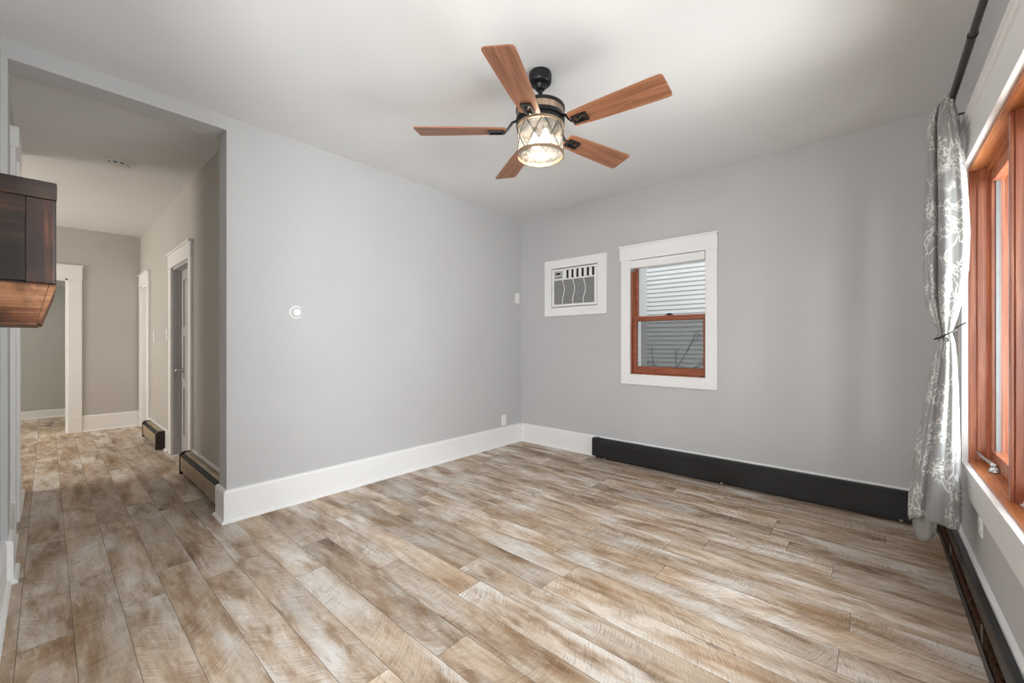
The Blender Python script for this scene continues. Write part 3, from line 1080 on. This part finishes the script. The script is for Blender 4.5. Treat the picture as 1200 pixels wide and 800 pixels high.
# ------------------------------------------------------------------ baseboard heaters
def heater(name, label, x0, y0, rotz, length, mat, mat_cap, style, capw=0.045, cap_both=True, grp=None, zb=0.045, zt=0.197, dep=0.072, hd=None):
    """local frame: runs along +X from 0, back at y=0, front towards -Y"""
    h = thing(name, label, 'baseboard heater', (x0, y0, 0), rotz, grp)
    L = length
    hd = hd or dep * 0.62
    bm = BM()
    prism(bm, [(-0.001, 0.02), (-0.004, 0.02), (-0.004, zt - 0.004), (-0.030, zt - 0.004), (-hd, zt - 0.012), (-hd - 0.003, zt - 0.010), (-0.030, zt), (-0.001, zt)], 'X', 0, L)
    if style == 'closed':
        box(bm, 0.01, L - 0.01, -0.036, -0.015, 0.001, zb + 0.02)  # dark filler below the front panel, standing in for the shadow there
    obj('back_panel', bm, mat, h)
    ft = zt - 0.036 if style != 'open' else zt - 0.050
    bm = BM()
    prism(bm, [(-dep, zb), (-dep + 0.003, zb + 0.004), (-dep + 0.003, ft), (-dep + 0.008, ft + 0.005), (-dep + 0.004, ft + 0.008), (-dep - 0.001, ft + 0.003)], 'X', 0, L)
    obj('front_panel', bm, mat, h)
    bm = BM()
    if style == 'open':
        prism(bm, [(-0.030, zt - 0.045), (-0.032, zt - 0.043), (-hd - 0.0035, zt - 0.013), (-hd - 0.001, zt - 0.013)], 'X', 0.01, L - 0.01)
    else:
        prism(bm, [(-dep * 0.98, ft + 0.004), (-dep * 0.98 - 0.002, ft + 0.006), (-dep * 0.66, zt - 0.006), (-dep * 0.64, zt - 0.009)], 'X', 0.01, L - 0.01)
    obj('damper', bm, mat if style != 'slot' else M_DARK, h)
    bm = BM()
    tube(bm, [(0.02, -dep * 0.5, 0.085), (L - 0.02, -dep * 0.5, 0.085)], 0.011, 12)
    n = int(L / 0.012)
    for i in range(n):
        x = 0.04 + (L - 0.08) * i / (n - 1)
        box(bm, x, x + 0.0008, -dep + 0.008, -0.012, 0.055, 0.125)
    obj('fin_element', bm, M_COPPER, h)
    ends = [(-capw * 0.15, capw * 0.85)]
    if cap_both:
        ends.append((L - capw * 0.85, L + capw * 0.15))
    for a, b in ends:
        bm = BM()
        r = 0.035 if style == 'slot' else 0.02
        pts = [(-0.001, 0.012), (-dep - 0.004, 0.012 if style == 'slot' else 0.03)]
        for k in range(7):
            t = k / 6 * PI / 2
            pts.append((-dep - 0.004 + r - r * math.cos(t), zt + 0.004 - r + r * math.sin(t)))
        pts.append((-0.001, zt + 0.004))
        prism(bm, pts, 'X', a, b)
        obj('end_cap', bm, mat_cap, h)
    k = max(2, int(L / 0.8) + 1)
    for i in range(k):
        bm = BM()
        x = 0.12 + (L - 0.24) * i / (k - 1)
        lathe(bm, [(0.0, 0.0), (0.010, 0.0), (0.012, 0.004), (0.012, zb + 0.002), (0.0, zb + 0.002)], 14, (x, -dep + 0.018, 0.0))
        box(bm, x - 0.006, x + 0.006, -dep + 0.004, -0.004, zb + 0.001, zb + 0.006)
        obj('foot', bm, M_CHROME, h)
    return h


heater('baseboard_heater', 'long black baseboard heater on the back wall under the small window', -2.085, YB - 0.020, 0, 2.34, M_HBLACK, M_HBLACK, 'closed', 0.05, True, None, 0.024)
hr = thing('baseboard_heater', 'black baseboard heater on the right wall beneath the wide window with copper fins showing', 'baseboard heater', (XC - 0.020, 3.55, 0), R(-90))
HL = 3.3
bm = BM(); prism(bm, [(0.0, 0.02), (-0.004, 0.02), (-0.004, 0.186), (-0.015, 0.184), (-0.0165, 0.130), (-0.019, 0.130), (-0.0195, 0.184), (-0.0165, 0.192), (0.0, 0.199)], 'X', 0, HL)
obj('back_panel', bm, M_HBLACK, hr)
bm = BM(); prism(bm, [(-0.0265, 0.012), (-0.0245, 0.012), (-0.0235, 0.054), (-0.0255, 0.056)], 'X', 0, HL)
prism(bm, [(-0.0245, 0.012), (-0.0245, 0.014), (-0.003, 0.022), (-0.003, 0.020)], 'X', 0, HL)
obj('lower_lip', bm, M_HBLACK, hr)
bm = BM()
tube(bm, [(0.02, -0.012, 0.078), (HL - 0.02, -0.012, 0.078)], 0.008, 12)
for i in range(240):
    x = 0.04 + (HL - 0.08) * i / 239
    if i % 37 in (4, 5):
        continue
    dx = 0.002 * math.sin(i * 2.3)
    box(bm, x + dx, x + dx + 0.0016, -0.021, -0.005, 0.050, 0.106)
obj('fin_element', bm, M_COPPER, hr)
for a_ in (-0.008, HL - 0.042):
    bm = BM(); prism(bm, [(0.0, 0.005), (-0.029, 0.005), (-0.029, 0.150), (-0.024, 0.198), (-0.019, 0.204), (0.0, 0.204)], 'X', a_, a_ + 0.05)
    obj('end_cap', bm, M_HBLACK, hr)
for x in (0.5, 1.3, 2.1, 2.9):
    bm = BM(); box(bm, x, x + 0.022, -0.0225, -0.003, 0.028, 0.034); box(bm, x, x + 0.022, -0.0225, -0.0205, 0.030, 0.124); lathe(bm, [(0, 0), (0.006, 0), (0.006, 0.028), (0, 0.028)], 10, (x + 0.011, -0.012, 0.0))
    obj('element_bracket', bm, M_CHROME, hr)

heater('baseboard_heater', 'short tan metal baseboard heater with dark end cap farther down the hall', -6.60, HY - 0.020, 0, 0.93, M_BRONZE, plain('dark_brown_cap', srgb(46, 38, 32), 0.35, 0.2), 'slot', 0.05)
heater('baseboard_heater', 'tan metal baseboard heater in the hall partly hidden by the wall corner', -4.50, HY - 0.020, 0, 1.20, M_BRONZE, M_BLACK, 'slot', 0.035)


# ------------------------------------------------------------------ small wall fittings
def plate(name, label, cat, loc, rotz, w, h, kind):
    """local: flat on the wall at y=0, facing -Y"""
    t = thing(name, label, cat, loc, rotz)
    bm = BM(); box(bm, -w / 2, w / 2, -0.006, 0, -h / 2, h / 2, 0.002)
    obj('cover_plate', bm, M_PLAST, t)
    if kind == 'switch':
        bm = BM(); box(bm, -0.006, 0.006, -0.012, -0.006, -0.013, 0.013, 0.002)
        obj('toggle', bm, M_PLAST, t)
    elif kind == 'outlet':
        for s in (-1, 1):
            bm = BM(); box(bm, -0.017, 0.017, -0.008, -0.006, s * 0.022 - 0.014, s * 0.022 + 0.014, 0.002)
            sock = obj('socket', bm, M_PLAST, t)
            bm = BM()
            for a in (-0.006, 0.006):
                box(bm, a - 0.0012, a + 0.0012, -0.0084, -0.0079, s * 0.022 - 0.002, s * 0.022 + 0.007)
            lathe(bm, [(0, -0.0003), (0.0025, -0.0003), (0.0025, 0.0003), (0, 0.0003)], 10, (0, -0.0082, s * 0.022 - 0.008))
            obj('socket_slot', bm, M_DARK, sock)
    return t


RA = R(90)   # on the left wall, facing +X
plate('light_switch', 'white light switch on the left wall beside the back corner', 'light switch', (XA, 3.60, 1.655), RA, 0.072, 0.115, 'switch')
plate('wall_outlet', 'white wall outlet just above the baseboard of the left wall', 'outlet', (XA, 3.37, 0.278), RA, 0.072, 0.115, 'outlet')
plate('wall_outlet', 'white wall outlet on the right wall below the wide window', 'outlet', (XC, 2.56, 0.405), R(-90), 0.072, 0.115, 'outlet')
plate('light_switch', 'white light switch on the hall wall above the farther tan heater', 'light switch', (-6.47, HY, 1.215), 0, 0.08, 0.12, 'switch')
plate('light_switch', 'white light switch close to the casing of the grey hall door', 'light switch', (-5.66, HY, 1.225), 0, 0.075, 0.12, 'switch')

th = thing('thermostat', 'round white and silver thermostat dial on the left wall', 'thermostat', (XA, 1.177, 1.361), RA)


def disc(prof, mat, name):
    bm = BM(); lathe(bm, prof, 40)
    bmesh.ops.rotate(bm, verts=bm.verts, matrix=Matrix.Rotation(R(90), 3, 'X'))
    return obj(name, bm, mat, th, smooth=True, autos=True)


disc([(0.0, 0.0), (0.047, 0.0), (0.047, 0.005), (0.044, 0.008), (0.0, 0.008)], M_PLAST, 'wall_ring')
disc([(0.035, 0.007), (0.036, 0.022), (0.033, 0.026), (0.024, 0.027), (0.024, 0.0235), (0.0, 0.0235)], plain('silver_plastic', srgb(205, 205, 204), 0.4), 'dial_ring')
disc([(0.0, 0.0236), (0.023, 0.0236), (0.022, 0.0262), (0.0, 0.027)], M_PLAST, 'dial_face')

sd = thing('smoke_detector', 'round white smoke detector on the hall ceiling', 'smoke detector', (-4.54, 0.374, CZ))
bm = BM(); lathe(bm, [(0.0, 0.0), (0.078, 0.0), (0.078, -0.010), (0.070, -0.013), (0.070, -0.0135)], 48, cap=False)
obj('mounting_base', bm, M_PLAST, sd, smooth=True, autos=True)
bm = BM(); lathe(bm, [(0.064, -0.010), (0.064, -0.030)], 48, cap=False)
obj('vent_gap', bm, M_DARK, sd, smooth=True)
bm = BM()
lathe(bm, [(0.070, -0.027), (0.070, -0.034), (0.060, -0.042), (0.0, -0.046)], 48, cap=False)
lathe(bm, [(0.070, -0.013), (0.070, -0.016), (0.060, -0.016)], 48, cap=False)
for i in range(10):
    a = 2 * PI * i / 10
    m4 = Matrix.Rotation(a, 4, 'Z')
    f0 = len(bm.verts)
    fs = box(bm, 0.062, 0.0705, -0.010, 0.010, -0.030, -0.014)
    bmesh.ops.rotate(bm, verts=list({v for f in fs for v in f.verts}), matrix=m4.to_3x3())
obj('detector_cover', bm, M_PLAST, sd, smooth=True, autos=True)


# ------------------------------------------------------------------ dark wooden box on the front wall
wb = thing('wooden_wall_box', 'dark stained rustic wooden box with raw wood tapered bottom mounted beside the hall opening', 'wooden box', (-1.7, YF, 1.31))
# local frame: +x into room side, y from the wall (0) outwards
Yo, Hh, Ln = 0.163, 0.278, 0.5


def WBX(name, bm, mat, parent=None):
    return obj(name, bm, mat, parent or wb)


bm = BM()
box(bm, -Ln, -0.012, 0.0, Yo - 0.012, 0.0, Hh - 0.01)
WBX('box_body', bm, M_BOXD)
bm = BM(); box(bm, -0.012, 0.0, 0.0, Yo - 0.055, 0.005, Hh - 0.045)
WBX('end_panel', bm, M_BOXD)
bm = BM(); box(bm, -0.02, 0.008, 0.0, Yo, Hh - 0.048, Hh, 0.004)
WBX('top_rail', bm, M_BOXD)
bm = BM(); box(bm, -0.02, 0.006, Yo - 0.056, Yo - 0.004, 0.0, Hh - 0.049, 0.003)
WBX('corner_stile', bm, M_BOXV)
bm = BM(); box(bm, -Ln, -0.021, Yo - 0.012, Yo - 0.001, 0.0, Hh, 0.003)
WBX('front_board', bm, M_BOXD)
# tapered raw wood bottom
bm = BM()
zb_ = -0.112
t = [(0.0, 0.0), (-Ln, 0.0), (-Ln, 0.148), (0.0, 0.148)]
b = [(-0.03, 0.0), (-Ln + 0.03, 0.0), (-Ln + 0.03, 0.125), (-0.03, 0.125)]
T = [bm.verts.new((x, y, -0.001)) for x, y in t]
B = [bm.verts.new((x, y, zb_)) for x, y in b]
for i in range(4):
    j = (i + 1) % 4
    bm.faces.new((T[i], T[j], B[j], B[i]))
bm.faces.new(T); bm.faces.new(B)
WBX('tapered_bottom', bm, M_BOXL)
bm = BM()
T = [bm.verts.new(v) for v in ((0.0, 0.149, -0.002), (-Ln, 0.149, -0.002), (-Ln, 0.162, -0.002), (0.0, 0.162, -0.002))]
B = [bm.verts.new(v) for v in ((-0.03, 0.126, zb_ + 0.004), (-Ln + 0.03, 0.126, zb_ + 0.004), (-Ln + 0.03, 0.133, zb_ + 0.004), (-0.03, 0.133, zb_ + 0.004))]
for i in range(4):
    j = (i + 1) % 4
    bm.faces.new((T[i], T[j], B[j], B[i]))
bm.faces.new(T); bm.faces.new(B)
WBX('slanted_front_slat', bm, M_BOXL)


# ------------------------------------------------------------------ curtain rod, curtain, tie
rod = thing('curtain_rod', 'dark telescoping curtain rod above the wide window', 'curtain rod', (0.262, 2.80, 2.225))
bm = BM(); tube(bm, [(0, 0, 0), (0, -0.66, 0)], 0.0125, 18); tube(bm, [(0, 0.0, 0), (0, 0.02, 0)], 0.017, 18)
obj('wide_rod', bm, M_ROD, rod, smooth=True, autos=True)
bm = BM(); tube(bm, [(0, -0.65, 0), (0, -2.95, 0)], 0.0108, 18)
obj('narrow_rod', bm, M_ROD, rod, smooth=True, autos=True)
bm = BM(); tube(bm, [(0, -0.652, 0), (0, -0.662, 0)], 0.0142, 18)
obj('rod_collar', bm, M_BLACK, rod, smooth=True, autos=True)
for y in (0.014, -2.9):
    bm = BM(); box(bm, 0.0, XC - 0.262, y - 0.005, y + 0.005, -0.0165, -0.0095, 0.001); box(bm, XC - 0.262 - 0.006, XC - 0.262 - 0.0005, y - 0.012, y + 0.012, -0.05, 0.03, 0.001)
    obj('rod_bracket', bm, M_BLACK, rod)

# cloth: z, left x, right x (as hung in front of the window's far end)
PR = [(2.245, 0.240, 0.279), (2.207, 0.205, 0.274), (2.142, 0.190, 0.287), (1.946, 0.182, 0.305), (1.788, 0.179, 0.316), (1.630, 0.173, 0.322),
      (1.471, 0.173, 0.318), (1.351, 0.179, 0.302), (1.251, 0.204, 0.282), (1.191, 0.222, 0.267), (1.152, 0.223, 0.276), (1.073, 0.209, 0.282),
      (0.954, 0.193, 0.286), (0.753, 0.165, 0.290), (0.589, 0.142, 0.293), (0.423, 0.127, 0.297), (0.345, 0.124, 0.297)]


def interp(z):
    for (za_, a0, b0), (zb_, a1, b1) in zip(PR, PR[1:]):
        if za_ >= z >= zb_:
            f = (za_ - z) / (za_ - zb_)
            f2 = f
            return a0 + (a1 - a0) * f2, b0 + (b1 - b0) * f2
    return PR[-1][1:]


bm = BM()
uvl = bm.loops.layers.uv.new('UVMap')
NU, NV = 160, 110
ztop, zbot = 2.245, 0.345
grid = []
for j in range(NV + 1):
    z = ztop + (zbot - ztop) * j / NV
    a, b = interp(z)
    cx, rx = (a + b) / 2, (b - a) / 2
    # depth along the rod
    tie = math.exp(-((z - 1.18) / 0.13) ** 2)
    ry = 0.105 * (1 - 0.62 * tie) * (0.85 + 0.25 * max(0, 1.0 - z))
    if z > 2.2:
        ry *= 1.0
    row = []
    for i in range(NU):
        t = 2 * PI * i / NU
        # one deep crease in front plus softer folds; the number of folds changes gently with height
        fold = 0.055 * math.sin(7 * t + 0.8 + 0.9 * z) + 0.035 * math.sin(11 * t + 2.0 - 1.3 * z) + 0.02 * math.sin(17 * t + z * 3)
        ct = R(-118) + (0.10 * math.sin(z * 2.0))
        dt = (t - ct + PI) % (2 * PI) - PI
        up_ = 1.0 if z > 1.2 else 0.30
        up_ = 0.30 + 0.70 / (1 + math.exp(-(z - 1.2) / 0.05))
        crease = 0.75 * up_ * math.exp(-(dt / 0.13) ** 2)
        lob = 0.06 * math.exp(-((dt - 0.5) / 0.3) ** 2)
        r = 1 + fold - crease + lob
        c, s = math.cos(t), math.sin(t)
        pw = 0.85
        ex = math.copysign(abs(c) ** pw, c)
        ey = math.copysign(abs(s) ** pw, s)
        x = cx + rx * max(-1.0, min(1.0, ex * (1 + (fold * 0.6) - crease * 0.5) * (0.97)))
        y = 2.70 + ry * ey * r
        zz = z
        if j == NV:
            zz += 0.012 * math.sin(t * 3 + 1) - 0.028 * math.exp(-((t - PI) / 0.35) ** 2)
        row.append(bm.verts.new((x, y, zz)))
    grid.append(row)
CIRC = 0.62
for j in range(NV):
    for i in range(NU):
        k = (i + 1) % NU
        f = bm.faces.new((grid[j][i], grid[j][k], grid[j + 1][k], grid[j + 1][i]))
        for lp, (uu, vv) in zip(f.loops, ((i, j), (i + 1, j), (i + 1, j + 1), (i, j + 1))):
            lp[uvl].uv = (uu / NU * CIRC * 1.25, (ztop + (zbot - ztop) * vv / NV))
cur = thing('curtain', 'grey curtain with white branch pattern, tied by a cord beside the wide window', 'curtain', (0, 0, 0))
co = obj('curtain_cloth', bm, M_CURT, cur, smooth=True)
sm = co.modifiers.new('thick', 'SOLIDIFY'); sm.thickness = 0.0015; sm.offset = 0
# lining hem hanging below
bm = BM()
hg = []
for j in range(5):
    row = []
    for i in range(40):
        t = PI * 0.78 + PI * 0.72 * i / 39
        c, s = math.cos(t), math.sin(t)
        row.append(bm.verts.new((0.21 + 0.078 * c * (1 - j * 0.03), 2.70 + 0.08 * s * (1 + 0.1 * math.sin(9 * t)), 0.36 - j * 0.018 - (0.012 * j * abs(math.sin(t * 2.0))))))
    hg.append(row)
for j in range(4):
    for i in range(39):
        bm.faces.new((hg[j][i], hg[j][i + 1], hg[j + 1][i + 1], hg[j + 1][i]))
M_LIN = plain('grey_lining_cloth', srgb(150, 148, 144), 0.85, 0, 0.1)
ho = obj('curtain_lining', bm, M_LIN, cur, smooth=True)
sm = ho.modifiers.new('thick', 'SOLIDIFY'); sm.thickness = 0.0012

# tie cord
tie = thing('curtain_tie', 'thin black cord looped around the gathered curtain', 'curtain tie', (0.245, 2.70, 1.19))
bm = BM()
pts = []
for i in range(33):
    t = 2 * PI * i / 32
    pts.append((0.036 * math.cos(t) + (0.004), 0.062 * math.sin(t), 0.024 * math.cos(t) - 0.004))
tube(bm, pts, 0.0032, 8, caps=False)
tube(bm, [(0.036, 0.0, 0.024), (0.06, 0.01, 0.042), (0.066, 0.012, 0.046)], 0.003, 8)
obj('cord', bm, M_BLACK, tie, smooth=True)
bm = BM()
tube(bm, [(-0.030, -0.04, -0.026), (-0.016, -0.055, -0.020), (-0.004, -0.060, -0.016)], 0.004, 8)
tube(bm, [(0.0, -0.066, -0.022), (0.006, -0.062, -0.03), (0.002, -0.064, -0.04)], 0.003, 8)
obj('cord_knot', bm, M_BLACK, tie, smooth=True)


# ------------------------------------------------------------------ outside
def siding_mat():
    m = NT('painted_lap_siding')
    n = m.noise(m.mapp(m.obj(), (1, 1, 12)), 2, 4)
    m.fin(m.mix(n, srgb(200, 199, 199), srgb(218, 216, 214)), 0.6, 0, 0.3)
    return m.m


nb = thing('neighbor_house', 'pale horizontal lap siding of the next house seen through the small window', 'house', (-2.5, 6.2, -0.8))
bm = BM()
p = []
ex = 0.066
nrow = 78
for i in range(nrow):
    z = i * ex
    p += [(-0.020, z), (-0.004, z + ex)]
p += [(0.12, nrow * ex), (0.12, 0)]
prism(bm, p, 'X', -6, 6)
obj('lap_siding', bm, siding_mat(), nb)
bm = BM(); box(bm, -6.05, -5.95, -0.03, 0.01, 0, nrow * ex)
obj('siding_trim', bm, plain('siding_trim_paint', srgb(176, 178, 182), 0.5), nb)
bm = BM(); box(bm, 1.415, 1.43, -0.022, -0.008, 0, nrow * ex)
obj('siding_joint', bm, plain('siding_joint_paint', srgb(150, 152, 156), 0.5), nb)
bm = BM(); prism(bm, [(-0.45, nrow * ex - 0.05), (-0.45, nrow * ex + 0.1), (1.5, nrow * ex + 1.2), (1.5, nrow * ex - 0.05)], 'X', -6.2, 6.2)
obj('roof_edge', bm, plain('roof_shingle', srgb(92, 88, 86), 0.9), nb)


def ground_mat():
    m = NT('side_yard_ground')
    n = m.noise(m.obj(), 3, 6, 0.65)
    m.fin(m.ramp(n, [(0.35, srgb(92, 98, 70)), (0.55, srgb(132, 130, 112)), (0.7, srgb(150, 146, 136))]), 0.95, 0, 0.1)
    return m.m


bm = BM()
holed(bm, 'X', -30, 30, 0, 0.02, 0, 1, [])
bm.free()
bm = BM(); box(bm, -30, 30, 4.0, 30, -0.9, -0.8); box(bm, 1.0, 30, -30, 4.0, -0.9, -0.8); box(bm, -30, 1.0, -30, -3.75, -0.9, -0.8)
struct('ground', bm, ground_mat(), 'yard ground outside the house')

sh = thing('shrub_twig', 'bare dark shrub twigs in front of the siding outside the small window', 'shrub', (-2.12, 5.4, -0.8))
bm = BM()
rnd = random.Random(3)


def twig(p, d, l, r, depth):
    q = p + d * l
    mid = (p + q) / 2 + Vector((rnd.uniform(-1, 1), rnd.uniform(-1, 1), rnd.uniform(-1, 1))) * l * 0.08
    tube(bm, [p, mid, q], [r, r * 0.85, r * 0.7], 5)
    if depth:
        for k in range(3):
            nd = (d + Vector((rnd.uniform(-0.8, 0.8), rnd.uniform(-0.4, 0.4), rnd.uniform(-0.35, 0.6)))).normalized()
            twig(q if k else mid, nd, l * rnd.uniform(0.45, 0.7), r * 0.65, depth - 1)


twig(Vector((0, 0, 0)), Vector((0.05, 0, 1)).normalized(), 1.5, 0.012, 0)
twig(Vector((0.075, 0, 1.49)), Vector((0.5, 0, 0.6)).normalized(), 0.36, 0.007, 3)
twig(Vector((0.075, 0, 1.49)), Vector((-0.5, 0, 0.5)).normalized(), 0.24, 0.006, 3)
twig(Vector((0.075, 0, 1.49)), Vector((0.9, 0, 0.35)).normalized(), 0.42, 0.006, 3)
obj('twigs', bm, plain('dark_bark', srgb(70, 62, 56), 0.9), sh)
